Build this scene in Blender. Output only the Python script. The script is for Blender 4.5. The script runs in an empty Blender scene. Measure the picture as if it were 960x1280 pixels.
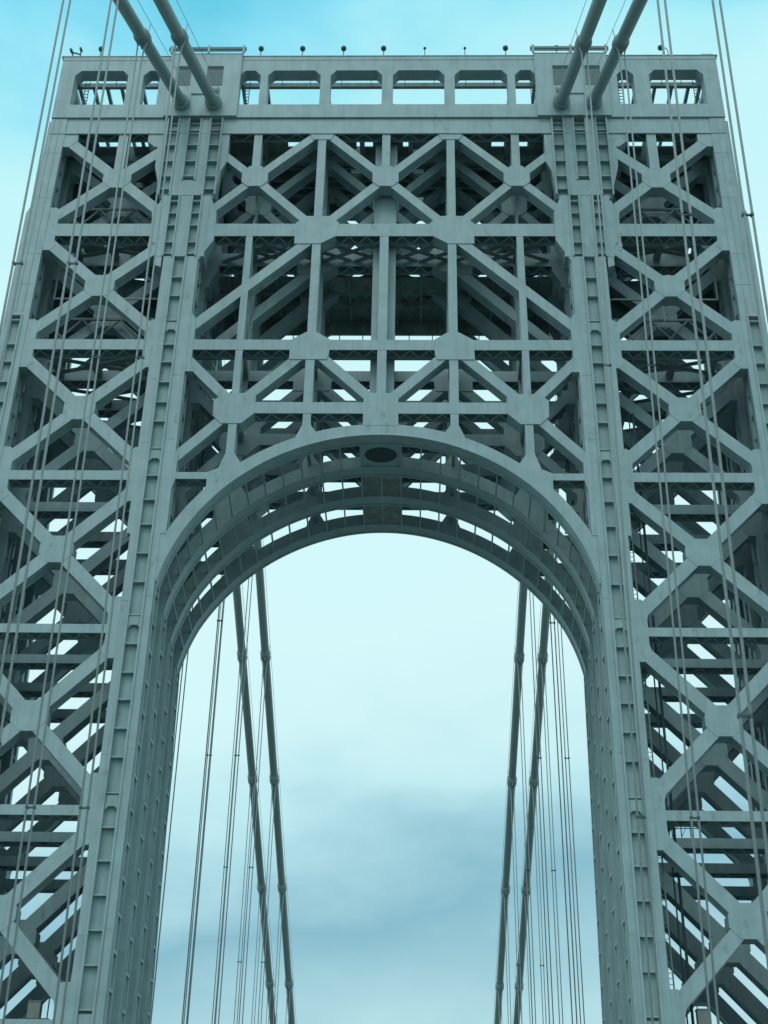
import bpy, math, random
from mathutils import Vector, Matrix
random.seed(7)
S = bpy.context.scene
COL = S.collection
R = math.radians

# ------------------------------------------------------------------ camera
F_PX, PIT, YAW, ROL = 1741.304, R(32.256), R(-1.452), R(-1.04)
CX, CY, CZ = 2.473, -82.722, 1.7
cy_, sy_, cp_, sp_ = math.cos(YAW), math.sin(YAW), math.cos(PIT), math.sin(PIT)
r0 = Vector((cy_, -sy_, 0)); fw = Vector((sy_*cp_, cy_*cp_, sp_)); u0 = Vector((-sy_*sp_, -cy_*sp_, cp_))
rt = math.cos(ROL)*r0 - math.sin(ROL)*u0
up = math.sin(ROL)*r0 + math.cos(ROL)*u0
cam_d = bpy.data.cameras.new('camera'); cam = bpy.data.objects.new('camera', cam_d); COL.objects.link(cam)
cam_d.sensor_fit = 'HORIZONTAL'; cam_d.sensor_width = 36; cam_d.lens = 36*F_PX/960
cam_d.clip_start = 0.1; cam_d.clip_end = 20000
M = Matrix((rt, up, -fw)).transposed().to_4x4(); M.translation = Vector((CX, CY, CZ))
cam.matrix_world = M
S.camera = cam

# ------------------------------------------------------------------ exposure, sky, sun
S.view_settings.view_transform = 'Standard'; S.view_settings.look = 'None'
S.view_settings.exposure = 0.0; S.view_settings.gamma = 1.0
S.render.engine = 'CYCLES'
S.cycles.max_bounces = 6; S.cycles.diffuse_bounces = 5
SUN_EL, SUN_AZ = R(52), R(200)          # azimuth clockwise from +Y
w = bpy.data.worlds.new('World'); S.world = w; w.use_nodes = True
nt = w.node_tree; nt.nodes.clear()
def N(t, **k):
    n = nt.nodes.new(t)
    for a, b in k.items(): setattr(n, a, b)
    return n
def L(a, b): nt.links.new(a, b)
out = N('ShaderNodeOutputWorld'); bg = N('ShaderNodeBackground'); bg.inputs[1].default_value = 0.1
L(bg.outputs[0], out.inputs[0])
sky = N('ShaderNodeTexSky', sky_type='NISHITA'); sky.sun_disc = False
sky.sun_elevation = SUN_EL; sky.sun_rotation = SUN_AZ; sky.air_density = 1.0; sky.dust_density = 1.5
tc = N('ShaderNodeTexCoord')
sep = N('ShaderNodeSeparateXYZ'); L(tc.outputs['Generated'], sep.inputs[0])
# thin overcast: cloud colour by height above the horizon, broken up by soft noise
mp = N('ShaderNodeMapping'); mp.inputs['Scale'].default_value = (1.3, 1.0, 2.6); mp.inputs['Location'].default_value = (0.35, 0.2, 0.1)
L(tc.outputs['Generated'], mp.inputs[0])
nz = N('ShaderNodeTexNoise'); nz.inputs['Scale'].default_value = 4.2; nz.inputs['Detail'].default_value = 7; nz.inputs['Roughness'].default_value = .52
L(mp.outputs[0], nz.inputs[0])
wob = N('ShaderNodeMath', operation='MULTIPLY_ADD'); wob.inputs[1].default_value = 0.17; wob.inputs[2].default_value = -0.085
L(nz.outputs[0], wob.inputs[0])
tilt = N('ShaderNodeMath', operation='MULTIPLY_ADD'); tilt.inputs[1].default_value = -0.12
L(sep.outputs[0], tilt.inputs[0]); L(sep.outputs[2], tilt.inputs[2])
hz = N('ShaderNodeMath', operation='ADD'); L(tilt.outputs[0], hz.inputs[0]); L(wob.outputs[0], hz.inputs[1])
rp = N('ShaderNodeValToRGB'); L(hz.outputs[0], rp.inputs[0])
stops = [(0.00, (.46, .72, .78)), (0.19, (.48, .77, .82)), (0.285, (.26, .53, .63)), (0.315, (.37, .66, .75)), (0.355, (.54, .87, .92)), (0.40, (.67, .96, .985)),
         (0.46, (.71, 1.0, 1.015)), (0.62, (.67, 1.0, 1.02)), (0.715, (.58, .98, 1.02)), (0.76, (.44, .92, 1.0)), (0.795, (.27, .79, .97)), (0.84, (.12, .62, .83)), (1.0, (.14, .52, .7))]
cr = rp.color_ramp
while len(cr.elements) < len(stops): cr.elements.new(0.5)
for e, (p, c) in zip(cr.elements, stops):
    e.position = p; e.color = (*c, 1)
# unseen cloud behind the camera and overhead, brightened as added fill light on the steel
bk = N('ShaderNodeMapRange'); bk.inputs['From Min'].default_value = -0.25; bk.inputs['From Max'].default_value = 0.35
bk.inputs['To Min'].default_value = 1.0; bk.inputs['To Max'].default_value = 0.0; bk.interpolation_type = 'SMOOTHSTEP'
L(sep.outputs[1], bk.inputs[0])
mb = N('ShaderNodeMix', data_type='RGBA'); L(bk.outputs[0], mb.inputs['Factor']); L(rp.outputs[0], mb.inputs['A'])
mb.inputs['B'].default_value = (.74, 1.06, 1.12, 1)
sc10 = N('ShaderNodeVectorMath', operation='SCALE'); sc10.inputs['Scale'].default_value = 10.0
L(mb.outputs['Result'], sc10.inputs[0])
mix = N('ShaderNodeMix', data_type='RGBA'); mix.inputs['Factor'].default_value = 0.93
L(sky.outputs[0], mix.inputs['A']); L(sc10.outputs[0], mix.inputs['B'])
L(mix.outputs['Result'], bg.inputs[0])

sd = bpy.data.lights.new('sun', 'SUN'); sd.energy = 0.5; sd.angle = R(25); sd.color = (1, .97, .92)
sun = bpy.data.objects.new('sun', sd); COL.objects.link(sun)
d = Vector((math.sin(SUN_AZ)*math.cos(SUN_EL), math.cos(SUN_AZ)*math.cos(SUN_EL), math.sin(SUN_EL)))
sun.rotation_euler = d.to_track_quat('Z', 'Y').to_euler()

# ------------------------------------------------------------------ materials
def mat(name, col, rough=.6, metal=0.0, var=.12, streak=.0, scale=1.2, bump=.0, tint=None, grime=0.0):
    m = bpy.data.materials.new(name); m.use_nodes = True
    t = m.node_tree; b = t.nodes['Principled BSDF']
    b.inputs['Roughness'].default_value = rough; b.inputs['Metallic'].default_value = metal
    tcn = t.nodes.new('ShaderNodeTexCoord')
    geo = t.nodes.new('ShaderNodeNewGeometry')
    n1 = t.nodes.new('ShaderNodeTexNoise'); n1.inputs['Scale'].default_value = scale; n1.inputs['Detail'].default_value = 6
    t.links.new(geo.outputs['Position'], n1.inputs[0])
    r = t.nodes.new('ShaderNodeValToRGB'); r.color_ramp.elements[0].position = .3; r.color_ramp.elements[1].position = .72
    a = tuple(c*(1-var) for c in col); z = tuple(min(1, c*(1+var)) for c in col)
    r.color_ramp.elements[0].color = (*a, 1); r.color_ramp.elements[1].color = (*z, 1)
    t.links.new(n1.outputs[0], r.inputs[0])
    last = r.outputs[0]
    if streak > 0:      # vertical dirt runs
        mpn = t.nodes.new('ShaderNodeMapping'); mpn.inputs['Scale'].default_value = (2.6, 2.6, .16)
        t.links.new(geo.outputs['Position'], mpn.inputs[0])
        n2 = t.nodes.new('ShaderNodeTexNoise'); n2.inputs['Scale'].default_value = 1.0; n2.inputs['Detail'].default_value = 5; n2.inputs['Roughness'].default_value = .6
        t.links.new(mpn.outputs[0], n2.inputs[0])
        r2 = t.nodes.new('ShaderNodeValToRGB'); r2.color_ramp.elements[0].position = .45; r2.color_ramp.elements[1].position = .75
        t.links.new(n2.outputs[0], r2.inputs[0])
        mu = t.nodes.new('ShaderNodeMath'); mu.operation = 'MULTIPLY'; mu.inputs[1].default_value = streak
        t.links.new(r2.outputs[0], mu.inputs[0])
        mx = t.nodes.new('ShaderNodeMix'); mx.data_type = 'RGBA'
        t.links.new(mu.outputs[0], mx.inputs['Factor']); t.links.new(last, mx.inputs['A'])
        mx.inputs['B'].default_value = (*(tint or tuple(c*.55 for c in col)), 1)
        last = mx.outputs['Result']
    if grime > 0:       # scattered patches of rust bleed and old repaint
        for sc_, lo, hi, amt, colr in (((1.3, 1.3, .5), .60, .70, grime, (.17, .15, .115)), ((.55, .55, .35), .56, .60, grime*.45, (.36, .47, .47)), ((7, 7, 2.2), .66, .74, grime*.9, (.12, .12, .10))):
            mq = t.nodes.new('ShaderNodeMapping'); mq.inputs['Scale'].default_value = sc_; mq.inputs['Location'].default_value = (3.1*sc_[0], 7.7, 1.9)
            t.links.new(geo.outputs['Position'], mq.inputs[0])
            nq = t.nodes.new('ShaderNodeTexNoise'); nq.inputs['Scale'].default_value = 1.0; nq.inputs['Detail'].default_value = 8; nq.inputs['Roughness'].default_value = .62
            t.links.new(mq.outputs[0], nq.inputs[0])
            mr = t.nodes.new('ShaderNodeMapRange'); mr.inputs['From Min'].default_value = lo; mr.inputs['From Max'].default_value = hi; mr.inputs['To Max'].default_value = amt
            t.links.new(nq.outputs[0], mr.inputs[0])
            mz = t.nodes.new('ShaderNodeMix'); mz.data_type = 'RGBA'
            t.links.new(mr.outputs[0], mz.inputs['Factor']); t.links.new(last, mz.inputs['A']); mz.inputs['B'].default_value = (*colr, 1)
            last = mz.outputs['Result']
    t.links.new(last, b.inputs['Base Color'])
    if bump > 0:
        n3 = t.nodes.new('ShaderNodeTexNoise'); n3.inputs['Scale'].default_value = 9; n3.inputs['Detail'].default_value = 3
        t.links.new(geo.outputs['Position'], n3.inputs[0])
        bp = t.nodes.new('ShaderNodeBump'); bp.inputs['Strength'].default_value = bump; bp.inputs['Distance'].default_value = .05
        t.links.new(n3.outputs[0], bp.inputs['Height']); t.links.new(bp.outputs[0], b.inputs['Normal'])
    return m
STEEL = mat('grey_green_steel_paint', (.295, .41, .42), .5, 0, .10, .42, .7, .2, (.18, .235, .225), grime=.42)
INNER = mat('weathered_shaded_inner_steel', (.20, .25, .245), .65, 0, .2, .6, 1.1, .2, (.12, .11, .085), grime=.6)  # base colour darkened for interior shade; brown streaks and grime are weathering
CABLE = mat('cable_wrapping_paint', (.29, .37, .365), .55, 0, .16, .25, 6, .3, (.16,.18,.165))
ROPE = mat('galvanised_rope', (.36, .42, .42), .5, 0, .12, .0, 8, .0)
DARK = mat('dark_mesh_and_shade', (.035, .075, .08), .8, 0, .25, .2, 3, .2)  # mesh, slots and pipes; also the disc painted as shade in the oval
GRILLE = mat('vent_grille', (.15, .215, .22), .6, 0, .2, 0, 8, .2)
BOXM = mat('grey_brown_cabinet_paint', (.17, .18, .165), .5, 0, .12, .2, 3)
PALE = mat('pale_pipe_paint', (.42, .44, .41), .5, 0, .1, 0, 3)
ASPH = mat('pale_bounce_deck', (.26, .26, .245), .9, 0, .2, .2, 3, .3)  # unseen road deck, tone lightened to bounce light onto the undersides
PAINT = mat('road_marking_paint', (.7, .7, .66), .7, 0, .08, 0, 5)
CONC = mat('kerb_concrete', (.35, .34, .32), .85, 0, .12, .1, 2, .2)
WATER = mat('river_water', (.09, .11, .095), .25, 0, .2, 0, .05, .5)
LAMPM = mat('lamp_housing_paint', (.04, .08, .085), .5, 0, .15, 0, 8)

# ------------------------------------------------------------------ mesh helpers
class MB:
    def __init__(s): s.v = []; s.f = []; s.sm = False
    def box(s, x0, x1, y0, y1, z0, z1):
        if x0 > x1: x0, x1 = x1, x0
        if y0 > y1: y0, y1 = y1, y0
        if z0 > z1: z0, z1 = z1, z0
        b = len(s.v)
        s.v += [(x, y, z) for z in (z0, z1) for x, y in ((x0, y0), (x1, y0), (x1, y1), (x0, y1))]
        s.f += [tuple(b+i for i in q) for q in ((3, 2, 1, 0), (4, 5, 6, 7), (0, 1, 5, 4), (1, 2, 6, 5), (2, 3, 7, 6), (3, 0, 4, 7))]
    def prism(s, poly, y0, y1):
        # poly: (x, z) outline; extruded along Y
        a = sum(poly[i][0]*poly[(i+1) % len(poly)][1]-poly[(i+1) % len(poly)][0]*poly[i][1] for i in range(len(poly)))
        if a < 0: poly = poly[::-1]
        b = len(s.v); n = len(poly)
        s.v += [(x, y0, z) for x, z in poly] + [(x, y1, z) for x, z in poly]
        s.f.append(tuple(b+i for i in range(n))); s.f.append(tuple(b+n+i for i in reversed(range(n))))
        for i in range(n):
            j = (i+1) % n; s.f.append((b+j, b+i, b+n+i, b+n+j))
    def sweep(s, prof, p, q, ax, ay):
        # closed profile (a, b) swept from p to q with axes ax, ay
        p = Vector(p); q = Vector(q); ax = Vector(ax); ay = Vector(ay); b = len(s.v); n = len(prof)
        for o in (p, q):
            for a, c in prof: s.v.append(tuple(o + ax*a + ay*c))
        d = (q-p); flip = ax.cross(ay).dot(d) < 0
        f = [tuple(b+i for i in reversed(range(n))), tuple(b+n+i for i in range(n))]
        for i in range(n):
            j = (i+1) % n; f.append((b+i, b+j, b+n+j, b+n+i))
        if flip: f = [t[::-1] for t in f]
        s.f += f
    def member(s, a, c, wd, y0, y1, fl=.07, inset=.07):
        # flanged member in an XZ plane from a=(x,z) to c, face width wd, depth y0..y1
        p = Vector((a[0], 0, a[1])); q = Vector((c[0], 0, c[1])); d = (q-p).normalized()
        n = Vector((-d.z, 0, d.x)); h = wd/2
        if inset <= 0: prof = [(-h, y0), (h, y0), (h, y1), (-h, y1)]
        else:
            k = h-inset
            prof = [(-h, y0), (h, y0), (h, y0+fl), (k, y0+fl), (k, y1-fl), (h, y1-fl), (h, y1), (-h, y1), (-h, y1-fl), (-k, y1-fl), (-k, y0+fl), (-h, y0+fl)]
        s.sweep(prof, p, q, n, (0, 1, 0))
    def bar(s, p, q, t, t2=None):
        p = Vector(p); q = Vector(q); d = (q-p).normalized(); t2 = t2 or t
        r = Vector((0, 0, 1)) if abs(d.z) < .9 else Vector((1, 0, 0))
        a = d.cross(r).normalized(); b = d.cross(a)
        s.sweep([(-t/2, -t2/2), (t/2, -t2/2), (t/2, t2/2), (-t/2, t2/2)], p, q, a, b)
    def tube(s, pts, r, n=12, caps=True):
        pts = [Vector(p) for p in pts]; rs = r if isinstance(r, (list, tuple)) else [r]*len(pts)
        b = len(s.v); m = len(pts)
        d0 = (pts[-1]-pts[0]).normalized() if (pts[-1]-pts[0]).length > 1e-6 else (pts[1]-pts[0]).normalized()
        ref = Vector((1, 0, 0)) if abs(d0.x) < .9 else Vector((0, 1, 0))
        for i, p in enumerate(pts):
            d = (pts[min(i+1, m-1)]-pts[max(i-1, 0)]).normalized()
            a = (ref - d*ref.dot(d)).normalized(); c = d.cross(a)
            for k in range(n):
                t = 2*math.pi*k/n; s.v.append(tuple(p + (a*math.cos(t)+c*math.sin(t))*rs[i]))
        for i in range(m-1):
            for k in range(n):
                j = (k+1) % n; s.f.append((b+i*n+k, b+i*n+j, b+(i+1)*n+j, b+(i+1)*n+k))
        if caps:
            s.f.append(tuple(b+k for k in reversed(range(n)))); s.f.append(tuple(b+(m-1)*n+k for k in range(n)))
    def mesh(s, name, m, smooth=False):
        me = bpy.data.meshes.new(name); me.from_pydata(s.v, [], s.f); me.materials.append(m)
        if smooth: me.polygons.foreach_set('use_smooth', [len(p.vertices) == 4 for p in me.polygons])
        me.update(); return me
def put(name, me, parent=None, loc=(0, 0, 0), label=None, cat=None, group=None, kind=None):
    if isinstance(me, MB): raise ValueError
    o = bpy.data.objects.new(name, me); COL.objects.link(o); o.location = loc
    if parent: o.parent = parent
    for k, v in (('label', label), ('category', cat), ('group', group), ('kind', kind)):
        if v: o[k] = v
    return o

# ------------------------------------------------------------------ dimensions (metres)
DB = 4.2                                      # spacing of the four bents at the crown of the arch (it narrows with height, see warp)
BY = [k*DB for k in range(4)]
LEV = [92.4, 80.8, 68.95, 56.95, 44.6, 31.93, 19.08, 6.0]
LH = [0, 1.33, .98, .80, .66, .66, .70, .7]
XI, XO = 16.25, 28.4
XM = (XI+XO)/2
DEP = 1.1
TICKS = [75.69, 73.78, 71.28, 68.91, 67.21, 65.31, 63.44, 61.69, 59.26, 56.89, 54.84, 52.78, 50.44, 48.16, 45.61, 43.45,
         41.34, 39.39, 37.38, 35.42, 33.02, 30.80, 28.69, 26.59, 24.49, 22.45, 19.93, 18.0, 16, 14, 12, 10, 8, 6, 4, 2]

# ------------------------------------------------------------------ setting
m = MB(); m.box(-14.4, 14.4, -420, 620, -1.2, 0)
put('road_deck', m.mesh('road_deck', ASPH), kind='structure')
m = MB()
for s_ in (-1, 1): m.box(s_*13.9, s_*14.4, -420, 620, 0.004, .14)
put('kerb', m.mesh('kerb', CONC), kind='structure')
m = MB()
for x in (-10.5, -7.0, -3.5, 3.5, 7.0, 10.5):
    y = -400
    while y < 600: m.box(x-.07, x+.07, y, y+3, .002, .006); y += 12
for x in (-.25, .1, -13.5, 13.35): m.box(x, x+.15, -420, 620, .002, .006)
put('lane_markings', m.mesh('lane_markings', PAINT), kind='structure')
m = MB()
m.v = [(-9000, -9000, -65), (9000, -9000, -65), (9000, 9000, -65), (-9000, 9000, -65)]; m.f = [(0, 1, 2, 3)]
put('river', m.mesh('river', WATER), kind='structure')

# ------------------------------------------------------------------ the tower
tower = put('bridge_tower', None, None, (0, 0, 0),
            'tall grey green riveted steel suspension bridge tower of lattice bracing with a round arch', 'bridge tower')

def cells_front(m, s, zlo, zhi, xlo, xhi, cells, ticks, rails=True, y0=-.05, y1=.32):
    """front layer of a column: solid strips with open ladder cells closed by shelf plates"""
    xs = [xlo] + [c for q in cells for c in q] + [xhi]
    for i in range(0, len(xs), 2):
        m.box(s*xs[i], s*xs[i+1], y0, y1, zlo, zhi)
    for a, b in cells:
        if rails:
            for e in (a-.13, b): m.box(s*e, s*(e+.13), y0-.11, y0, zlo, zhi)
        for t in ticks:
            if zlo < t < zhi-.1: m.box(s*a, s*b, y0+.015, y1, t, t+.09)

def column(s, inner=True):
    m = MB()
    if inner:
        zones = [(-60, 52.05, 15.2, 17.3), (52.05, 77.9, 14.8, 17.55)]
        for zl, zh, a, b in zones:
            m.box(s*(a+.25), s*(b-.25), .32, 1.7, zl, zh)
            cells_front(m, s, zl, zh, a, b, [(15.83, 16.67)], TICKS)
            for (e0, e1) in ((a, a+.25), (b-.25, b)):       # side faces with their own ladder recess
                m.box(s*e0, s*e1, .32, .42, zl, zh); m.box(s*e0, s*e1, 1.42, 1.7, zl, zh)
                lo, hi = (e0-.10, e0) if e0 == a else (e1, e1+.10)
                for yy in (.30, 1.42): m.box(s*lo, s*hi, yy, yy+.12, zl, zh)
                zz = -58 if zl < 0 else 54
                while zz < zh-.3:
                    m.box(s*(lo+.01), s*(hi-.01), .42, 1.42, zz, zz+.16); m.box(s*(e0+.01), s*(e1-.01), .42, 1.42, zz, zz+.16); zz += 2.2
        for z in (70.45, 58.45, 44.9, 32.2, 19.0):            # plate with chamfered hand hole below each chord
            m.box(s*15.83, s*16.67, .03, .32, z+.02, z+.75)
            m.prism([(s*15.83, z+.02), (s*15.83, z-.25), (s*16.05, z+.02)], .03, .32)
            m.prism([(s*16.67, z+.02), (s*16.67, z-.25), (s*16.45, z+.02)], .03, .32)
        # flared zone at the upper chord
        m.box(s*14.35, s*18.3, .32, 1.7, 77.9, 84.6); m.box(s*14.0, s*18.75, .32, 1.7, 84.6, 93.7)
        cells_front(m, s, 77.9, 84.6, 14.35, 18.3, [(15.1, 15.75), (16.95, 17.58)], [83.93, 82.6, 81.26, 79.42, 78.2])
        m.prism([(s*14.8, 77.5), (s*13.7, 79.7), (s*13.7, 82.7), (s*14.35, 84.6), (s*14.8, 84.6)], -.03, DEP+.03)
        m.prism([(s*17.7, 76.8), (s*17.7, 84.0), (s*18.45, 84.0), (s*18.75, 82.6), (s*18.75, 79.7), (s*18.2, 78.9), (s*18.2, 77.0)], -.03, DEP+.03)
        cells_front(m, s, 84.6, 86.3, 14.0, 18.75, [(14.1, 14.95), (17.8, 18.6)], [85.3], y0=-.08)
        cells_front(m, s, 86.3, 93.7, 14.0, 18.75, [(14.1, 14.95), (15.9, 16.8), (17.8, 18.6)], [92.2, 90.45, 88.55, 86.77], y0=-.08)
        m.prism([(s*14.0, 84.6), (s*14.0, 91.9), (s*13.3, 91.9), (s*13.3, 88.6), (s*13.75, 87.5)], 0, .9)
        m.prism([(s*18.75, 85.6), (s*18.75, 91.9), (s*19.35, 91.9), (s*19.3, 88.0)], 0, .9)
        for z in LEV[2:]:                                      # splice plates
            m.box(s*14.95, s*15.6, -.062, -.05, z+3.1, z+3.16) if z > 53 else None
        for z in (88.9, 85.9, 66.0, 60.2, 47.1, 36.0, 24.6):
            a = 15.0 if z > 53 else 15.22
            m.box(s*a, s*15.66, -.066, -.05, z, z+.07); m.box(s*16.82, s*17.28, -.066, -.05, z-.4, z-.33)
    else:
        for z in (89.5, 84.3, 78.2, 75.0): m.box(s*27.42, s*28.72, -.066, -.05, z, z+.06)
        m.box(s*27.65, s*29.05, .32, 1.7, -60, 93.7)
        cells_front(m, s, -60, 71.8, 27.4, 29.3, [(28.0, 28.85)], TICKS)
        m.box(s*27.4, s*29.3, -.05, .32, 71.8, 82.6)
        m.box(s*27.4, s*28.75, -.05, .32, 82.6, 93.7)
        m.prism([(s*28.75, 82.6), (s*29.3, 82.6), (s*28.75, 84.1)], -.05, .32)
        for x in (27.95, 28.5): m.box(s*x, s*(x+.07), -.10, -.05, 72.2, 93.6)
        for e0, e1, zt in ((27.4, 27.65, 93.7), (29.05, 29.3, 82.6)):
            m.box(s*e0, s*e1, .32, .55, -60, zt); m.box(s*e0, s*e1, 1.2, 1.7, -60, zt)
            zz = -58
            while zz < zt-.3: m.box(s*(e0+.01), s*(e1-.01), .55, 1.2, zz, zz+.09); zz += 1.95
    return m
for s in (-1, 1):
    mi = column(s, True).mesh('inner_column', STEEL); mo = column(s, False).mesh('outer_column', STEEL)
    for y in BY:
        put('column', mi, tower, (0, y, 0)); put('column', mo, tower, (0, y, 0))
    for k in range(3):                                        # longitudinal plates that tie the columns of a row
        m = MB()
        m.box(s*16.15, s*16.27, 1.7, DB-.05, -60, 93.5)
        for yy in (2.3, 3.2): m.box(s*16.05, s*16.15, yy, yy+.1, -60, 93.5)
        put('side_plate', m.mesh('side_plate', STEEL), tower, (0, BY[k], 0))
        m = MB()
        m.box(s*28.2, s*28.3, 1.7, DB-.05, -60, 93.5)
        z = -58
        while z < 93:
            m.box(s*28.05, s*28.2, 1.72, DB-.07, z, z+.12); z += 3.0
        for yy in (2.4, 3.6): m.box(s*28.0, s*28.2, yy, yy+.12, -60, 93.5)
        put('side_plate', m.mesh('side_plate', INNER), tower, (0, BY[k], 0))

# leg bracing: X panels and horizontal struts, the same mesh for both legs and all four bents
brace = []
for i in range(7):
    zt, zb = LEV[i], LEV[i+1]; zm = (zt+zb)/2; hx = XO-XM; hz_ = (zt-zb)/2
    g = MB()
    g.prism([(1.17, .38), (.55, 1.07), (-.55, 1.07), (-1.17, .38), (-1.17, -.38), (-.55, -1.07), (.55, -1.07), (1.17, -.38)], -.012, DEP+.012)
    gm = g.mesh('gusset', STEEL)
    dm = {}; cm = {}
    sl = hz_/hx
    for s in (-1, 1):
        dm[s] = []
        t_in = {0: XM-19.0, 1: XM-18.0}.get(i, hx-1.0); b_in = {0: XM-18.5}.get(i, hx-1.0)
        for sx in (-1, 1):
            # sx > 0: from inner top to outer bottom (for the right leg)
            ti, bo = (t_in, hx-1.0) if sx > 0 else (hx-1.0, b_in)
            q = MB(); y0_ = .010 if sx > 0 else .014
            q.member((-s*sx*ti, ti*sl), (s*sx*bo, -bo*sl), .94, y0_, DEP-.1-y0_)
            dm[s].append(q.mesh('diagonal', STEEL))
        h = LH[i+1]; c = MB()
        xi = XM-18.6 if i == 0 else hx-.95; xo = hx-.95
        x0, x1 = (-xi, xo) if s > 0 else (-xo, xi)
        c.box(x0, x1, 0, .09, -h/2, h/2); c.box(x0, x1, DEP-.09, DEP, -h/2, h/2); c.box(x0, x1, .09, DEP-.09, h/2-.12, h/2-.02)
        for sx in (-1, 1):       # end plates that take the diagonals above and below
            if sx*s < 0 and i == 0: cx = xi-.1; w1 = .3
            else: cx = hx-1.05; w1 = 1.05
            c.prism([(sx*(cx+.12), 2.45), (sx*(cx-.45*w1), 2.45), (sx*(cx-w1), 1.9), (sx*(cx-.74*w1), h/2+.62), (sx*(cx-.74*w1), -h/2-.62), (sx*(cx-.95*w1), -1.7), (sx*(cx-.5*w1), -2.2), (sx*(cx+.12), -2.2)], -.008, DEP+.008)
        n = 16; dx = (x1-x0)/n
        for j in range(n):
            xa = x0+j*dx
            a, b = ((.12, DEP-.12) if j % 2 == 0 else (DEP-.12, .12))
            c.bar((xa, a, -h/2+.03), (xa+dx, b, -h/2+.03), .10, .05)
        cm[s] = c.mesh('strut', STEEL)
    brace.append((zm, gm, dm, cm))
for s in (-1, 1):
    for k, y in enumerate(BY):
        for i, (zm, gm, dm, cm) in enumerate(brace):
            b = put('cross_brace', gm, tower, (s*XM, y, zm))
            for me in dm[s]: put('diagonal', me, b)
            put('strut', cm[s], tower, (s*XM, y, LEV[i+1]))
stub = MB(); stub.box(-.4, .4, .02, DEP-.02, 87.2, 91.9); stub = stub.mesh('stub', STEEL)
for s in (-1, 1):
    for y in BY: put('hanger_post', stub, tower, (s*XM, y, 0))

# portal truss of one bent, above the arch
AC, AR, AE = 45.1, 15.5, 16.42
PGL = []
def P(m, x, z, pts, y0=-.03, y1=DEP+.03):
    m = MB(); m.prism([(x+a, z+b) for a, b in pts], y0, y1); PGL.append(m.mesh('gusset_plate', STEEL))
pg = None
OCT = [(1.08, .5), (.5, 1.35), (-.5, 1.35), (-1.08, .5), (-1.08, -.45), (-.6, -.95), (.6, -.95), (1.08, -.45)]
for x in (-10.85, 0, 10.85): P(pg, x, 86.65, OCT)
for s in (-1, 1):
    P(pg, s*5.42, 80.8, [(s*-.9, 1.5), (s*.9, 1.5), (s*1.75, .75), (s*1.8, -1.5), (s*-.3, -1.5), (s*-1.5, -.7), (s*-1.75, .75)])
    P(pg, s*5.42, 68.95, [(s*-.45, 1.2), (s*.45, 1.2), (s*1.55, .45), (s*1.6, -1.42), (s*-1.25, -1.42), (s*-1.4, -.9), (s*-1.5, .45)])
    P(pg, s*10.85, 63.0, [(s*1.55, .7), (s*1.5, -.75), (s*.85, -1.45), (s*-.6, -1.45), (s*-1.55, -.5), (s*-1.55, 1.3), (s*.9, 1.3), (s*1.4, .8)])
    # corner plates on the column
    P(pg, s*14.9, 68.95, [(0, 3.3), (-s*.45, 2.6), (-s*.5, 1.6), (-s*.5, -1.6), (-s*.7, -2.6), (0, -2.6)])
    P(pg, s*14.9, 57.0, [(0, 2.4), (-s*.3, 1.6), (-s*.3, -.4), (-s*.05, -1.4), (s*.2, -1.4), (s*.2, 2.4)])
P(pg, 0, 63.0, [(1.28, 1.35), (-1.28, 1.35), (-1.3, -1.6), (1.3, -1.6)])
for s in (-1, 1): P(pg, s*5.42, 92.0, [(-1.1, -.0), (1.1, 0), (.75, -.85), (-.75, -.85)])
for s in (-1, 1):       # flared feet of the posts on the arch
    P(pg, s*5.42, 60.3, [(-.9, -.05-.25*s*-1), (.9, -.05-.25*s), (.33, 1.1), (-.33, 1.1)], -.004, DEP+.004)
    P(pg, s*10.85, 57.6, [(s*-.9, .35), (s*-.33, 1.3), (s*.33, 1.3), (s*.75, .0), (s*1.5, -.35), (s*1.5, -1.75), (s*.2, -.9)], -.004, DEP+.004)
diag = []
for s in (-1, 1):
    diag += [((s*5.42, 92.3), (s*10.85, 86.65), .72), ((s*5.42, 92.3), (0, 86.65), .72), ((s*13.9, 89.7), (s*10.85, 86.65), .72),
             ((s*10.85, 86.65), (s*14.3, 82.9), .72), ((s*10.85, 86.65), (s*5.42, 80.8), .75), ((0, 86.65), (s*5.42, 80.8), .75),
             ((s*5.42, 80.3), (s*14.95, 70.46), .84), ((s*5.42, 68.7), (0, 63.1), .78), ((s*5.42, 68.7), (s*10.85, 63.1), .8),
             ((s*14.95, 67.8), (s*10.85, 63.2), .8), ((s*10.85, 62.9), (s*14.95, 58.4), .8)]
post = [(-5.42, 80.8, 92, .68), (5.42, 80.8, 92, .68), (0, 86.65, 92, .68), (-10.85, 86.65, 92, .68), (10.85, 86.65, 92, .68)]
for z0, z1 in ((69, 80.5), (63.2, 69)):
    post += [(x, z0, z1, w_) for x, w_ in ((-10.85, .55), (-5.42, .68), (0, .7), (5.42, .68), (10.85, .55))]
post += [(-5.42, 60.2, 62.9, .6), (5.42, 60.2, 62.9, .6), (-10.85, 57.0, 62.9, .62), (10.85, 57.0, 62.9, .62)]
chord = [(80.8, 1.33, -14.3, 14.3), (68.95, .98, -14.9, 14.9), (63.0, 1.02, -10.85, 10.85), (56.95, .58, -14.9, -11.6), (56.95, .58, 11.6, 14.9)]
dms = []
for j, (a, b, wd) in enumerate(diag):
    q = MB(); o = .03+.003*(j % 4); q.member(a, b, wd, o, DEP-o); dms.append(q.mesh('diagonal', STEEL))
pms = []
for x, z0, z1, wd in post:
    q = MB(); q.member((x, z0), (x, z1), wd, .018, DEP-.018); pms.append(q.mesh('post', STEEL))
cms = []
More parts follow.
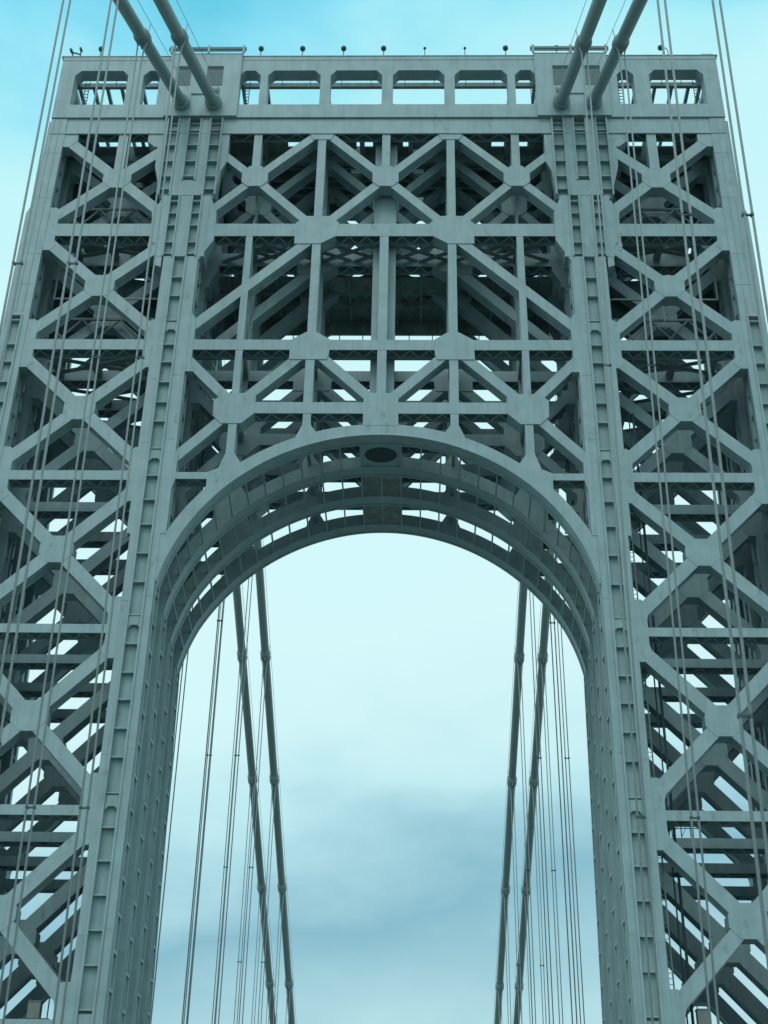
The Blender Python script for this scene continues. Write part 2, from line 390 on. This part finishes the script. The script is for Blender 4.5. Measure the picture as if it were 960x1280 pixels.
for z, h, x0, x1 in chord:
    c = MB(); c.box(x0, x1, 0, .09, z-h/2, z+h/2); c.box(x0, x1, DEP-.09, DEP, z-h/2, z+h/2); c.box(x0, x1, .09, DEP-.09, z+h/2-.12, z+h/2-.02)
    n = max(3, int((x1-x0)/.7)); dx = (x1-x0)/n
    for j in range(n):
        a, b = ((.12, DEP-.12) if j % 2 == 0 else (DEP-.12, .12))
        c.bar((x0+j*dx, a, z-h/2+.03), (x0+(j+1)*dx, b, z-h/2+.03), .1, .05)
    cms.append(c.mesh('chord', STEEL))
for y in BY:
    pt = put('portal_truss', None, tower, (0, y, 0))
    for me in PGL: put('gusset_plate', me, pt)
    for me in dms: put('diagonal', me, pt)
    for me in pms: put('post', me, pt)
    for me in cms: put('chord', me, pt)

# arch rib: web ring with soffit flange and haunch plates that run down into the columns
def arc(r, a0, a1, n): return [(r*math.cos(a0+(a1-a0)*i/n), AC+r*math.sin(a0+(a1-a0)*i/n)) for i in range(n+1)]
rib = MB()
NA = 72; e_a = R(25); i_a = R(11.8)
outer = arc(AE, e_a, math.pi-e_a, NA); inner_ = arc(AR, e_a, math.pi-e_a, NA)
for yy0, yy1 in ((-.012, .10), (DEP-.10, DEP+.012)):
    for i in range(NA): rib.prism([outer[i], outer[i+1], inner_[i+1], inner_[i]], yy0, yy1)
    for s in (-1, 1):
        a = arc(AR, i_a, e_a, 8)
        rib.prism([(s*x, z) for x, z in a] + [(s*15.25, outer[0][1]+.0), (s*15.25, 48.0)], yy0, yy1)
        rib.prism([(s*inner_[0][0], inner_[0][1]), (s*outer[0][0], outer[0][1]), (s*15.25, outer[0][1])], yy0-.001, yy1)
b = len(rib.v)                                                  # soffit plate (closed band, 8 cm thick)
full = arc(AR+.002, i_a, math.pi-i_a, NA); full2 = arc(AR+.09, i_a, math.pi-i_a, NA)
for i in range(NA): rib.prism([full2[i], full2[i+1], full[i+1], full[i]], .10, DEP-.10)
top = arc(AE-.09, e_a, math.pi-e_a, NA); top2 = arc(AE, e_a, math.pi-e_a, NA)
for i in range(NA): rib.prism([top2[i], top2[i+1], top[i+1], top[i]], .10, DEP-.10)
for i in range(0, NA+1, 4):                                     # flange edges
    pass
flo = arc(AR-.07, i_a, math.pi-i_a, NA)
for i in range(NA):
    for yy in (-.07, DEP+.012): rib.prism([full[i], full[i+1], flo[i+1], flo[i]], yy, yy+.16)
ribm = rib.mesh('arch_rib', STEEL)
for y in BY: put('arch_rib', ribm, tower, (0, y, 0))
# tie bars between ribs, along the soffit
angs = [R(90)] + [R(90)+s_*R(5.55*j) for j in range(1, 14) for s_ in (-1, 1)]
for k in range(3):
    for a in angs:
        if k == 0 and abs(a-R(90)) < .01: continue
        x = (AR-.0)*math.cos(a); z = AC+AR*math.sin(a)
        q = MB(); q.bar((x, DEP, z), (x, DB, z), .11, .16)
        put('tie_bar', q.mesh('tie_bar', STEEL), tower, (0, BY[k], 0))
# crown panels between the ribs; the first has an oval opening
for k in range(3):
    q = MB(); z0, z1 = AC+AR-.02, AC+AR+.12; X = 1.55
    if k == 0:
        n = 24; cxy = (0, (DEP+DB)/2)
        ov = [(cxy[0]+1.22*math.cos(2*math.pi*i/n), cxy[1]+1.05*math.sin(2*math.pi*i/n)) for i in range(n)]
        def edge(t):
            dx, dy = math.cos(t), math.sin(t); f = min((X/abs(dx)) if abs(dx) > 1e-6 else 9e9, ((DB-DEP)/2-.02)/abs(dy) if abs(dy) > 1e-6 else 9e9)
            return (cxy[0]+dx*f, DEP+(DB-DEP)/2+dy*f)
        ed = [edge(2*math.pi*i/n) for i in range(n)]
        b = len(q.v)
        for z in (z0, z1):
            q.v += [(x, y, z) for x, y in ov] + [(x, y, z) for x, y in ed]
        for i in range(n):
            j = (i+1) % n
            q.f.append((b+i, b+j, b+n+j, b+n+i)); q.f.append((b+2*n+j, b+2*n+i, b+3*n+i, b+3*n+j)); q.f.append((b+j, b+i, b+2*n+i, b+2*n+j))
            q.f.append((b+n+i, b+n+j, b+3*n+j, b+3*n+i))
        q.box(-X, X, DEP, DB, 60.95, 61.05)
    else: q.box(-X, X, DEP, DB, z0, z1)
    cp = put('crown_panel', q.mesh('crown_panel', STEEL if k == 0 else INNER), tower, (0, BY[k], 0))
    if k == 0:
        q = MB(); n = 24; q.v = [(1.22*math.cos(2*math.pi*i/n), (DEP+DB)/2+1.05*math.sin(2*math.pi*i/n), zz) for zz in (z0+.06, z0+.10) for i in range(n)]
        q.f = [tuple(range(n))[::-1], tuple(range(n, 2*n))] + [(i, (i+1) % n, n+(i+1) % n, n+i) for i in range(n)]
        put('oval_shade_disc', q.mesh('oval_shade_disc', DARK), cp)  # dark disc added for the shade inside the oval opening
# spandrel side walls behind the arch rim
for s in (-1, 1):
    q = MB()
    for yy in (2.2, 3.3): q.bar((s*14.9, yy, 52.5), (s*14.9, yy, 57), .12)
    put('spandrel_tie', q.mesh('spandrel_tie', INNER), tower)
    for x, z in ((5.42, 60.75),):
        q = MB(); q.bar((s*x, DEP, z), (s*x, DB*3, z), .22, .3); put('spandrel_tie', q.mesh('spandrel_tie', INNER), tower)

# longitudinal ties between the bents at the upper chord levels
for z in LEV[1:3]:
    for s in (-1, 1):
        q = MB()
        for yk in range(3):
            for x in (XM-3, XM, XM+3): q.box(s*x-.25, s*x+.25, BY[yk]+DEP-.01, BY[yk+1]+.01, z-.28, z+.28)
            for sg in (-1, 1): q.bar((s*XM-sg*5, BY[yk]+DEP, z-.1), (s*XM+sg*5, BY[yk+1], z-.1+.06*sg), .45, .05)
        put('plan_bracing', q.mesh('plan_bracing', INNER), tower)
for z in (80.8, 68.95, 63.0):
    for x in (-10.85, -5.42, 0, 5.42, 10.85):
        q = MB(); q.box(x-.3, x+.3, DEP-.01, BY[3]+.01, z-.35, z+.35)
        put('portal_tie', q.mesh('portal_tie', INNER), tower)
q = MB()
for k in range(3):
    for x in (-10.8, -8.1, -5.4, -2.7, 0, 2.7, 5.4, 8.1, 10.8):
        for sg in (-1, 1): q.bar((x-sg*2.6, BY[k]+DEP, 80.6), (x+sg*2.6, BY[k+1], 80.6+.06*sg), .42, .06)
put('plan_bracing', q.mesh('plan_bracing', INNER), tower)

# light longitudinal sway bracing in the planes of the portal posts
for x in (-10.85, -5.42, 5.42, 10.85):
    q = MB()
    for k in range(3):
        for z0, z1 in ((63.6, 68.4), (69.6, 74.8), (74.8, 80.0), (81.6, 86.5), (86.5, 91.6)):
            if k == 0 and z0 < 69: continue
            q.bar((x, BY[k]+DEP, z0), (x, BY[k+1], z1), .20, .20); q.bar((x+.1, BY[k]+DEP, z1), (x+.1, BY[k+1], z0), .19, .20)
    put('sway_brace', q.mesh('sway_brace', STEEL), tower)
for s in (-1, 1):                                        # light laced frames in the upper leg bays
    y = BY[1]-.6
    for z0 in (70.5, 82.3):
        q = MB()
        for i in range(3):
            xa = 18.2+i*3.0
            q.bar((s*xa, y, z0), (s*(xa+3), y, z0+3.6), .14); q.bar((s*xa, y+.05, z0+3.6), (s*(xa+3), y+.05, z0), .14)
        q.bar((s*18.1, y, z0+3.6), (s*27.3, y, z0+3.6), .2)
        put('sway_frame', q.mesh('sway_frame', INNER), tower)

# central lift shaft behind the portal, with landings
q = MB()
q.box(-.92, .92, 1.5, 1.6, 63.5, 92); q.box(-.92, -.82, 1.6, 3.6, 63.5, 92); q.box(.82, .92, 1.6, 3.6, 63.5, 92); q.box(-.92, .92, 3.5, 3.6, 63.5, 92)
put('lift_shaft', q.mesh('lift_shaft', STEEL), tower)

# top girders, floor and attic storey
gird = MB()
gird.box(-28.7, -18.74, .02, .14, 91.87, 93.7); gird.box(18.74, 28.7, .02, .14, 91.87, 93.7); gird.box(-14.01, 14.01, .02, .14, 91.87, 93.7)
gird.box(-28.7, 28.7, .9, 1.0, 91.9, 93.7); gird.box(-28.7, 28.7, -.1, .02, 91.80, 91.87); gird.box(-28.7, 28.7, .14, .9, 93.2, 93.3)
for s in (-1, 1):
    for e in (-1, 1):
        cc = s*XM+e*(5.02 if s*e > 0 else 3.25)
        gird.prism([(cc+e*.1, 92.0), (cc+e*.1, 90.3), (cc-e*.5, 90.3), (cc-e*1.15, 90.95), (cc-e*1.15, 92.0)], -.006, DEP-.03)
n = 60; dx = 57.4/n
for j in range(n):
    a, b = ((.15, .9) if j % 2 == 0 else (.9, .15)); gird.bar((-28.7+j*dx, a, 91.95), (-28.7+(j+1)*dx, b, 91.95), .1, .05)
gm = gird.mesh('top_girder', STEEL)
for y in BY: put('top_girder', gm, tower, (0, y, 0))
q = MB()
for (x0, x1) in ((-28.2, -23.0), (-22.0, -14), (-14, -3.2), (-2.2, 2.2), (3.2, 14), (14, 22.0), (23.0, 28.2)):
    q.box(x0, x1, 2.3, 10.2, 92.6, 92.75)
for k in range(14):
    x = -27+k*4.15; q.box(x-.2, x+.2, 1.0, 10.3, 91.9, 92.6)
for y in (3.2, 5.2, 7.0, 9.0): q.box(-28, 28, y, y+.3, 91.7, 92.6)
for x0, x1 in ((-28.2, -24.9), (-21.2, -20.9), (-20.2, -8.5), (-7.2, -2.6), (-1.2, 1.4), (2.2, 3.6), (5.2, 9.0), (12.2, 20.6), (24.6, 28.2)):
    q.box(x0, x1, 1.02, 2.35, 92.45, 92.58)
put('machinery_floor', q.mesh('machinery_floor', INNER), tower)

YB = 10.95
ZS, ZT, ZR, ZL = 95.3, 99.62, 101.45, 93.72
OPEN = [(22.75, 27.45), (19.95, 21.4), (11.1, 12.95), (5.85, 10.45), (.47, 4.97)]
ops = sorted([(a, b) for a, b in OPEN] + [(-b, -a) for a, b in OPEN])
att = MB(); y0, y1 = -.16, 1.0
att.box(-28.78, 28.78, y0, y1, ZL, ZS); att.box(-28.78, 28.78, y0, y1, ZT, ZR)
xs = [-28.78] + [v for o in ops for v in o] + [28.78]
for i in range(0, len(xs), 2): att.box(xs[i], xs[i+1], y0, y1, ZS, ZT)
for a, b in ops:
    if b-a > 1: 
        for e, sg in ((a, 1), (b, -1)): att.prism([(e, ZT), (e+sg*.5, ZT), (e, ZT-.62)], y0+.002, y1-.002)
att.box(-28.95, 28.95, y0-.05, y1+.05, ZR, ZR+.07)
att.box(-28.85, 28.85, y0-.03, y0, ZR-.5, ZR-.44)
attm = att.mesh('attic_wall', STEEL)
put('attic_wall', attm, tower); put('attic_wall', attm, tower, (0, YB, 0))
for s in (-1, 1):
    q = MB(); q.box(s*28.3, s*28.76, 1.0, YB-.16, ZL, ZS); q.box(s*28.3, s*28.76, 1.0, YB-.16, ZT+.3, ZR)
    for y in (1.0, 4.9, 9.6): q.box(s*28.31, s*28.75, y, y+1.0, ZS, ZT+.3)
    put('attic_side_wall', q.mesh('attic_side_wall', STEEL), tower)
    # saddle housing that the cables enter
    h = MB()
    h.box(s*12.85, s*19.15, -.35, -.16, ZL+.01, ZR+.12)
    h.box(s*12.8, s*19.2, -.39, .6, ZR+.12, ZR+.17)
    hs = put('saddle_housing', h.mesh('saddle_housing', STEEL), tower)
    for x0, x1 in ((14.4, 15.8), (17.2, 18.5)):
        g = MB(); g.box(s*x0, s*x1, -.40, -.35, 99.93-.4, 99.93)
        put('vent_slot', g.mesh('vent_slot', DARK), hs)
        g = MB(); g.box(s*x0, s*x1, -.375, -.35, 97.5, 99.53)
        for z in range(10): g.box(s*x0, s*x1, -.395, -.375, 97.55+z*.2, 97.62+z*.2)
        for z in range(6): g.box(s*(x0+z*.24), s*(x0+z*.24+.03), -.4, -.375, 97.5, 99.53)
        put('vent_grille', g.mesh('vent_grille', GRILLE), hs)
    g = MB(); g.box(s*14.55, s*15.15, -.43, -.35, 96.45, 97.05); g.box(s*14.7, s*14.95, -.5, -.43, 96.6, 96.85)
    put('hatch', g.mesh('hatch', GRILLE), hs)
    g = MB(); g.box(s*15.6, s*17.0, -.46, -.35, 96.35, 96.42); g.box(s*15.6, s*15.66, -.42, -.35, 95.4, 96.35); g.box(s*16.94, s*17.0, -.42, -.35, 95.4, 96.35)
    put('access_frame', g.mesh('access_frame', STEEL), hs)
# open roof frame of the attic
q = MB()
q.box(-28.4, 28.4, 2.7, 3.0, 100.85, 101.35)
for x in (-27.9, -26.6, -25.4, -24.1, -22.2, -19.4, -13.1, -10.9, -5.4, 0, 5.4, 10.9, 13.1, 19.4, 22.2, 23.9, 25.4, 26.9, 27.9): 
    q.box(x-.13, x+.13, 1.0 if abs(x) < 23 or abs(x) > 27.3 else 2.98, YB-.16, 100.8, 101.2)
q.box(-28.4, 28.4, 6.2, 6.5, 100.7, 101.2)
put('roof_frame', q.mesh('roof_frame', INNER), tower)
q = MB()
for a, b in ops:
    if .4 < min(abs(a), abs(b)) < 6:
        q.bar((a-.1, .5, ZS+.2), (b+.1, .5, ZS+.2), .09)
for x in (-28+2*i for i in range(29)):
    q.bar((x, 1.3, ZS-.4), (x, 1.3, ZS+.9), .05)
q.bar((-28, 1.3, ZS+.02), (28, 1.3, ZS+.02), .05)
for z in (ZS+.55, 100.3): q.bar((-28, 1.45, z), (28, 1.45, z), .05)
for x in (-9.4, -6.9, -4.1, -1.5, 1.5, 4.1, 6.9, 9.4, 24.2, 25.9, -24.2, -25.9): q.bar((x, 1.45, 99.5), (x, 1.45, 100.9), .05)
for x in (-26.9, -12.6, 12.6, 26.9, -20.3, 20.3): 
    for e in (0, .35): q.bar((x+e, 1.4, ZL), (x+e, 1.4, 100), .06)
    z = 94
    while z < 100: q.bar((x, 1.4, z), (x+.35, 1.4, z), .05); z += .4
put('inner_railing', q.mesh('inner_railing', INNER), tower)
q = MB()                                                  # hooped ladder guards either side of the middle pier
for s in (-1, 1):
    for r_ in (1.05, .85):
        pts = [(s*(.35+r_*math.sin(t)), 1.2, ZS+.15+1.35*r_*math.cos(t)) for t in [i*math.pi/2/8 for i in range(9)]]
        q.tube(pts, .035, 6)
    for t in (.4, .9): q.bar((s*(.35+.85*math.sin(t)), 1.2, ZS+.15+1.35*.85*math.cos(t)), (s*(.35+1.05*math.sin(t)), 1.2, ZS+.15+1.35*1.05*math.cos(t)), .04)
put('ladder_guard', q.mesh('ladder_guard', INNER), tower)
# machinery and clutter inside the upper storeys (underside of floors, screens, pipes)
for s in (-1, 1):
    q = MB(); q.box(s*18.1, s*27.0, DB+DEP+.1, DB+DEP+.16, 74.2, 79.6)
    put('mesh_screen', q.mesh('mesh_screen', DARK), tower)
    q = MB(); y = 3.3
    q.bar((s*18.2, y, 76.0), (s*26.7, y, 76.0), .14); q.bar((s*26.7, y, 76.0), (s*26.7, y, 79.4), .14); q.bar((s*22.3, y, 76.0), (s*22.3, y, 73), .1)
    put('pipe_run', q.mesh('pipe_run', PALE), tower)
    for x, y, z in ((24.2, 3.2, 82.2), (20.5, 2.6, 82.0)):
        q = MB(); q.box(s*(x-.7), s*(x+.7), y, y+1.2, z-.5, z+.5); q.box(s*(x-.8), s*(x+.8), y-.1, y+1.3, z-.6, z-.5); q.bar((s*x, y+.6, z+.5), (s*x, y+.6, z+2.2), .12)
        put('machinery_box', q.mesh('machinery_box', INNER), tower)
q = MB()
q.box(-14, -1.0, 5.8, 8.6, 80.2, 80.3); q.box(1.0, 14, 5.8, 8.6, 80.2, 80.3); q.box(-14, 14, 10.1, 13.6, 80.2, 80.3); q.box(-14, 14, 12.7, 12.85, 79.2, 80.2); q.box(-14, 14, 9.3, 9.4, 79.5, 80.2)
q.box(-14, 14, 12.55, 12.75, 78.75, 80.2)
for k in range(15): q.bar((-14+2*k, 12.6, 77.3), (-14+2*k, 12.6, 78.8), .08)
q.bar((-14, 12.6, 77.6), (14, 12.6, 77.6), .07)
for a, b in ((-14, -10.2), (-9.0, -5.6), (-3.8, -1), (1, 2.6), (5.0, 7.4), (9.6, 14)): q.box(a, b, 8.6, 10.1, 80.2, 80.3)
for x in range(-13, 14, 2): q.box(x-.12, x+.12, 5.7, 13.4, 79.8, 80.2)
put('upper_floor', q.mesh('upper_floor', INNER), tower)
q = MB()                                                  # walkway with handrails on the middle chord
q.box(-14.5, 14.5, 1.15, 2.2, 69.1, 69.17)
for i in range(24):
    x = -14+i*1.22; q.bar((x, 1.25, 69.1), (x, 1.25, 70.15), .045)
for z in (69.65, 70.15): q.bar((-14.5, 1.25, z), (14.5, 1.25, z), .045)
put('walkway', q.mesh('walkway', INNER), tower)

# the tower narrows towards the top along the bridge: close the bents up with height
def Sz(z): return 4.13-.031*(z-60.5)
def Kof(y):
    if y <= 0: return 0.0
    k = min(int(y/DB+1e-6), 3); f = y-k*DB
    return float(k) if (f < DEP+.03 or k == 3) else k+min(1, (f-DEP-.03)/(DB-DEP-.05))
KEEP = ('attic_wall', 'attic_side_wall', 'saddle_housing', 'roof_frame', 'inner_railing', 'ladder_guard', 'machinery_floor', 'vent_slot', 'vent_grille', 'hatch', 'access_frame')
bpy.context.view_layer.update()
for o in [o for o in tower.children_recursive if o.type == 'MESH']:
    if o.name.split('.')[0] in KEEP: continue
    oy, oz = o.matrix_world.translation.y, o.matrix_world.translation.z
    bent = o.name.split('.')[0] in ('column', 'cross_brace', 'strut', 'hanger_post', 'gusset_plate', 'diagonal', 'post', 'chord', 'arch_rib', 'top_girder')
    if bent and oy < .01: continue
    kk = round(oy/DB)
    flare = o.name.split('.')[0] in ('arch_rib', 'tie_bar') or (o.name.split('.')[0] in ('column', 'side_plate') and abs(o.data.vertices[0].co.x) < 20)
    me = o.data.copy() if o.data.users > 1 else o.data
    for v in me.vertices:
        z = v.co.z+oz; K = kk if bent else Kof(v.co.y+oy)
        v.co.y += K*(Sz(z)-DB)
        if flare: v.co.x += math.copysign(.17*K*max(0, min(1, (60-z)/8)), v.co.x)
    me.update(); o.data = me

# ------------------------------------------------------------------ cables
def cable(label, s, ax):
    x = s*ax
    t = put('main_cable', None, None, (x, 0, 95.3), label, 'cable', 'main suspension cables')
    def near(y): return 95.5+.655*y - 95.3 if y > -60 else 95.5-39.3-95.3+.60*(y+60)+.0013*(y+60)**2
    def far(y): return 97.2-.443*(y-13.7) - 95.3 if y < 150 else 97.2-60.38-95.3-.43*(y-150)+.0011*(y-150)**2
    q = MB()
    q.tube([(0, 0, 0.2), (0, -30, near(-30)), (0, -60, near(-60)), (0, -90, near(-90)), (0, -120, near(-120))], .47, 20)
    q.tube([(0, 11.9, far(11.9)), (0, 80, far(80)), (0, 150, far(150)), (0, 190, far(190)), (0, 240, far(240))], .47, 16)
    put('cable', q.mesh('cable', CABLE, True), t)
    q = MB()                                              # flared collar where the cable enters the housing
    dn = Vector((0, -1, -.655)).normalized(); o = Vector((0, -.5, near(-.5)))
    q.tube([o-dn*.2, o+dn*.5, o+dn*.5, o+dn*.75], [.72, .72, .62, .58], 20)
    put('entry_collar', q.mesh('entry_collar', STEEL, True), t)
    hs = []
    ylist = ([-15, -31, -49.4, -67.7] if s < 0 else [-13.6, -37, -55.3, -73.6]) + [28+18.3*i for i in range(10)]
    for y in ylist:
        f = near if y < 0 else far
        d = Vector((0, 1, (f(y+.5)-f(y-.5)))).normalized(); c = Vector((0, y, f(y)))
        q = MB()
        q.tube([c-d*.85, c-d*.62, c-d*.62, c+d*.62, c+d*.62, c+d*.85], [.49, .51, .565, .565, .51, .49], 20)
        for e in (-.3, .3): q.tube([c+d*(e-.12), c+d*(e-.05), c+d*(e+.05), c+d*(e+.12)], [.57, .615, .615, .57], 20)
        q.box(-.10, .10, y-.5, y+.5, f(y)-.74, f(y)-.5)
        bd = put('cable_band', q.mesh('cable_band', CABLE, True), t)
        q = MB()
        for e in (-.36, .36): q.bar((e, y, f(y)+.45), (e*1.3, y, f(y)+1.55), .05)
        put('rope_stanchion', q.mesh('rope_stanchion', CABLE), bd)
        hs.append((y, f(y)))
    for e in (-.47, .47):
        q = MB(); q.tube([(e, -.6, near(-.6)+1.4), (e, ylist[0], near(ylist[0])+1.5), (e, ylist[1], near(ylist[1])+1.5), (e, ylist[2], near(ylist[2])+1.5)], .022, 5)
        q.tube([(e, 12.2, far(12.2)+1.4)]+[(e, y, far(y)+1.5) for y in ylist[4:]], .022, 5)
        put('hand_rope', q.mesh('hand_rope', ROPE), t)
    return hs, x
ordn = ['first', 'second', 'third', 'fourth', 'fifth', 'sixth', 'seventh', 'eighth', 'ninth', 'tenth']
for s, side in ((-1, 'left'), (1, 'right')):
    for ax, io in ((17.65, 'outer'), (14.9, 'inner')):
        hs, x = cable(f'thick grey wrapped main cable entering the {side} housing, the {io} of its pair', s, ax)
        for j, (y, z) in enumerate(hs):
            if y < -50: continue
            near_ = y < 0
            zt = z+95.3
            # bottoms lean in slightly towards the road deck
            xb = x - s*(1.0 if near_ else 0); zb = -.8
            k = (j if near_ else j-4)
            place = 'in front of the tower' if near_ else 'beyond the arch'
            h = put('suspender', None, None, (x, y, zt),
                    f'rope hanger {place}, {ordn[k]} from the tower on the {side} {io} cable', 'suspender rope',
                    'suspender ropes hanging from the main cables')
            r_ = .062 if near_ else .055
            sp = .19 if near_ else .17
            for e in (-1, 1):
                q = MB()
                arcp = [(e*.5*math.sin(t), .14*e, .62*math.cos(t)) for t in (0.2, .6, 1.0, 1.4)]
                q.tube(arcp+[(e*.40, .14*e, -.25), (e*(sp+.03), .1*e, -1.1), (e*sp, .03*e, -3.2), ((xb-x)+e*sp, 0, zb-zt)], r_, 7)
                put('rope', q.mesh('rope', ROPE, True), h)
            zc = [.65*zt, .31*zt] if near_ else [.66*zt]
            for zz in zc:
                fr = (zt-zz)/(zt-zb)
                q = MB(); xx = (xb-x)*fr; q.bar((xx-.26, 0, zz-zt), (xx+.26, 0, zz-zt), .07, .08)
                for e in (-1, 1): q.box(xx+e*sp-.075, xx+e*sp+.075, -.08, .08, zz-zt-.07, zz-zt+.07)
                put('rope_clamp', q.mesh('rope_clamp', LAMPM), h)

# ------------------------------------------------------------------ small things on and in the tower
def beacon(x, kind, label):
    t = put('roof_lamp', None, None, (x, -.1, ZR+.07), label, 'lamp', 'small lamps along the tower roof edge')
    q = MB(); 
    if kind == 'lean':
        q.tube([(0, 0, 0), (0, 0, .6), (-.12, 0, .95), (-.45, 0, 1.1)], .04, 6); c = (-.62, 0, 1.05)
    elif kind == 'thin': q.tube([(0, 0, 0), (0, 0, .9)], .035, 6); c = (0, 0, 1.05)
    else: q.tube([(0, 0, 0), (0, 0, .8)], .04, 6); c = (0, 0, 1.05)
    put('stem', q.mesh('stem', LAMPM), t)
    r_ = .13 if kind == 'thin' else .25
    q = MB(); q.tube([(c[0], c[1], c[2]+a*r_) for a in (-1, -.75, -.2, .35, .7, 1.0, 1.35)], [r_*b for b in (.35, .8, 1, .95, .6, .3, .05)], 12)
    put('lamp_head', q.mesh('lamp_head', LAMPM, True), t)
bl = [(-25.6, 'ball', 'small round lamp on stem above the left leg, outermost upright lamp on the roof'),
      (-11.3, 'ball', 'small round roof lamp just right of the left saddle housing'),
      (-7.6, 'ball', 'small round roof lamp above the second attic opening from the left housing'),
      (-3.95, 'ball', 'small round roof lamp left of the centre of the roof edge'),
      (-.4, 'ball', 'small round roof lamp at the very middle of the roof edge'),
      (3.25, 'thin', 'thin stick lamp with tiny head, just right of the middle roof lamp'),
      (6.8, 'thin', 'thin stick lamp with tiny head, nearer the right saddle housing'),
      (10.4, 'ball', 'small round roof lamp just left of the right saddle housing'),
      (14.9, 'ball', 'small round lamp rising behind the rail of the right saddle housing'),
      (24.7, 'lean', 'lamp head on a bent gooseneck stem above the right leg'),
      (-15.9, 'thin', 'tiny stick lamp behind the rail of the left saddle housing'),
      (20.4, 'thin', 'tiny stick lamp at outer end of the right saddle housing')]
for x, k, l in bl: beacon(x, k, l)
t = put('camera_mount', None, None, (-27.9, 0, ZR+.07), 'dark bracket with two small cameras on left roof corner', 'camera bracket')
q = MB(); q.bar((-.2, 0, 0), (-.2, 0, .75), .12); q.bar((-.2, 0, .7), (.5, 0, .45), .1); q.bar((.5, 0, .3), (.5, 0, 1.0), .1)
put('bracket', q.mesh('bracket', LAMPM), t)
q = MB(); q.tube([(-.35, -.3, .8), (-.35, .1, .85)], .13, 10); q.tube([(.5, -.3, .95), (.5, .1, 1.0)], .12, 10)
put('camera_head', q.mesh('camera_head', LAMPM), t)
t = put('corner_box', None, None, (28.1, .2, ZR+.07), 'low grey plinth box on the right roof corner', 'box')
q = MB(); q.box(-.5, .5, -.3, .5, 0, .22); put('lid', q.mesh('lid', STEEL), t)
for s, side in ((-1, 'left'), (1, 'right')):
    t = put('guard_rail', None, None, (s*16, -.3, ZR+.3), f'horizontal double rail on short posts above the {side} cable housing', 'rail', 'rails on the saddle housings')
    q = MB()
    for z, h in ((.62, .26), (.30, .08)): q.box(-3.45, 3.45, -.06, .06, z-h/2, z+h/2)
    put('rail', q.mesh('rail', GRILLE), t)
    for x in (-3.2, 0.1, 3.2):
        q = MB(); q.box(x-.1, x+.1, -.08, .08, 0, .95); put('post', q.mesh('post', STEEL), t)

def cabinet(x, y, z, label):
    t = put('control_cabinet', None, None, (x, y, z), label, 'cabinet', 'cabinets on the lowest struts')
    q = MB(); q.box(-.36, .36, -.25, .3, .12, 1.05); q.box(-.4, .4, -.29, .34, 1.05, 1.1); put('cabinet_body', q.mesh('cabinet_body', BOXM), t)
    q = MB(); q.box(-.75, .95, -.3, .4, 0, .12); put('base_tray', q.mesh('base_tray', LAMPM), t)
    q = MB(); q.tube([(.78, 0, .1), (.78, 0, 1.45)], .04, 6); q.tube([(-.3, 0, 1.0), (-.3, 0, 1.3)], .03, 6); q.tube([(.3, 0, 1.0), (.3, 0, 1.3)], .03, 6)
    put('antenna_rod', q.mesh('antenna_rod', LAMPM), t)
cabinet(-19.35, .55, 19.43, 'grey brown cabinet with thin rods on the lowest strut of the left leg')
cabinet(19.2, .55, 19.43, 'grey brown cabinet with thin rods on the lowest strut of the right leg')
t = put('access_ladder', None, None, (17.62, 1.3, 2), 'narrow steel ladder climbing beside the inner column of the right leg', 'ladder')
q = MB()
for e in (-.2, .2): q.bar((e, 0, 0), (e, 0, 58), .06, .09)
z = .3
while z < 58: q.bar((-.2, 0, z), (.2, 0, z), .035); z += .33
put('ladder_frame', q.mesh('ladder_frame', INNER), t)
t = put('conduit_pipe', None, None, (18.7, 2.0, 2), 'pair of dark vertical pipes beside the right leg inner column', 'pipe')
for e in (-.16, .16):
    q = MB(); q.tube([(e, 0, 0), (e, 0, 62)], .09 if e > 0 else .05, 8); put('pipe', q.mesh('pipe', DARK, True), t)
t = put('maintenance_cage', None, None, (20.2, 5.0, 32.3), 'small railing cage standing on a strut of the right leg', 'railing cage')
q = MB()
for x in (-.9, -.3, .3, .9): q.bar((x, 0, 0), (x, 0, 1.2), .06)
for z in (.6, 1.2): q.bar((-.9, 0, z), (.9, 0, z), .05)
q.bar((-.9, 0, 0), (-.3, 0, 1.2), .04); q.bar((-.3, 0, 0), (.3, 0, 1.2), .04)
put('cage_rails', q.mesh('cage_rails', LAMPM), t)
print('objects', len(bpy.data.objects))
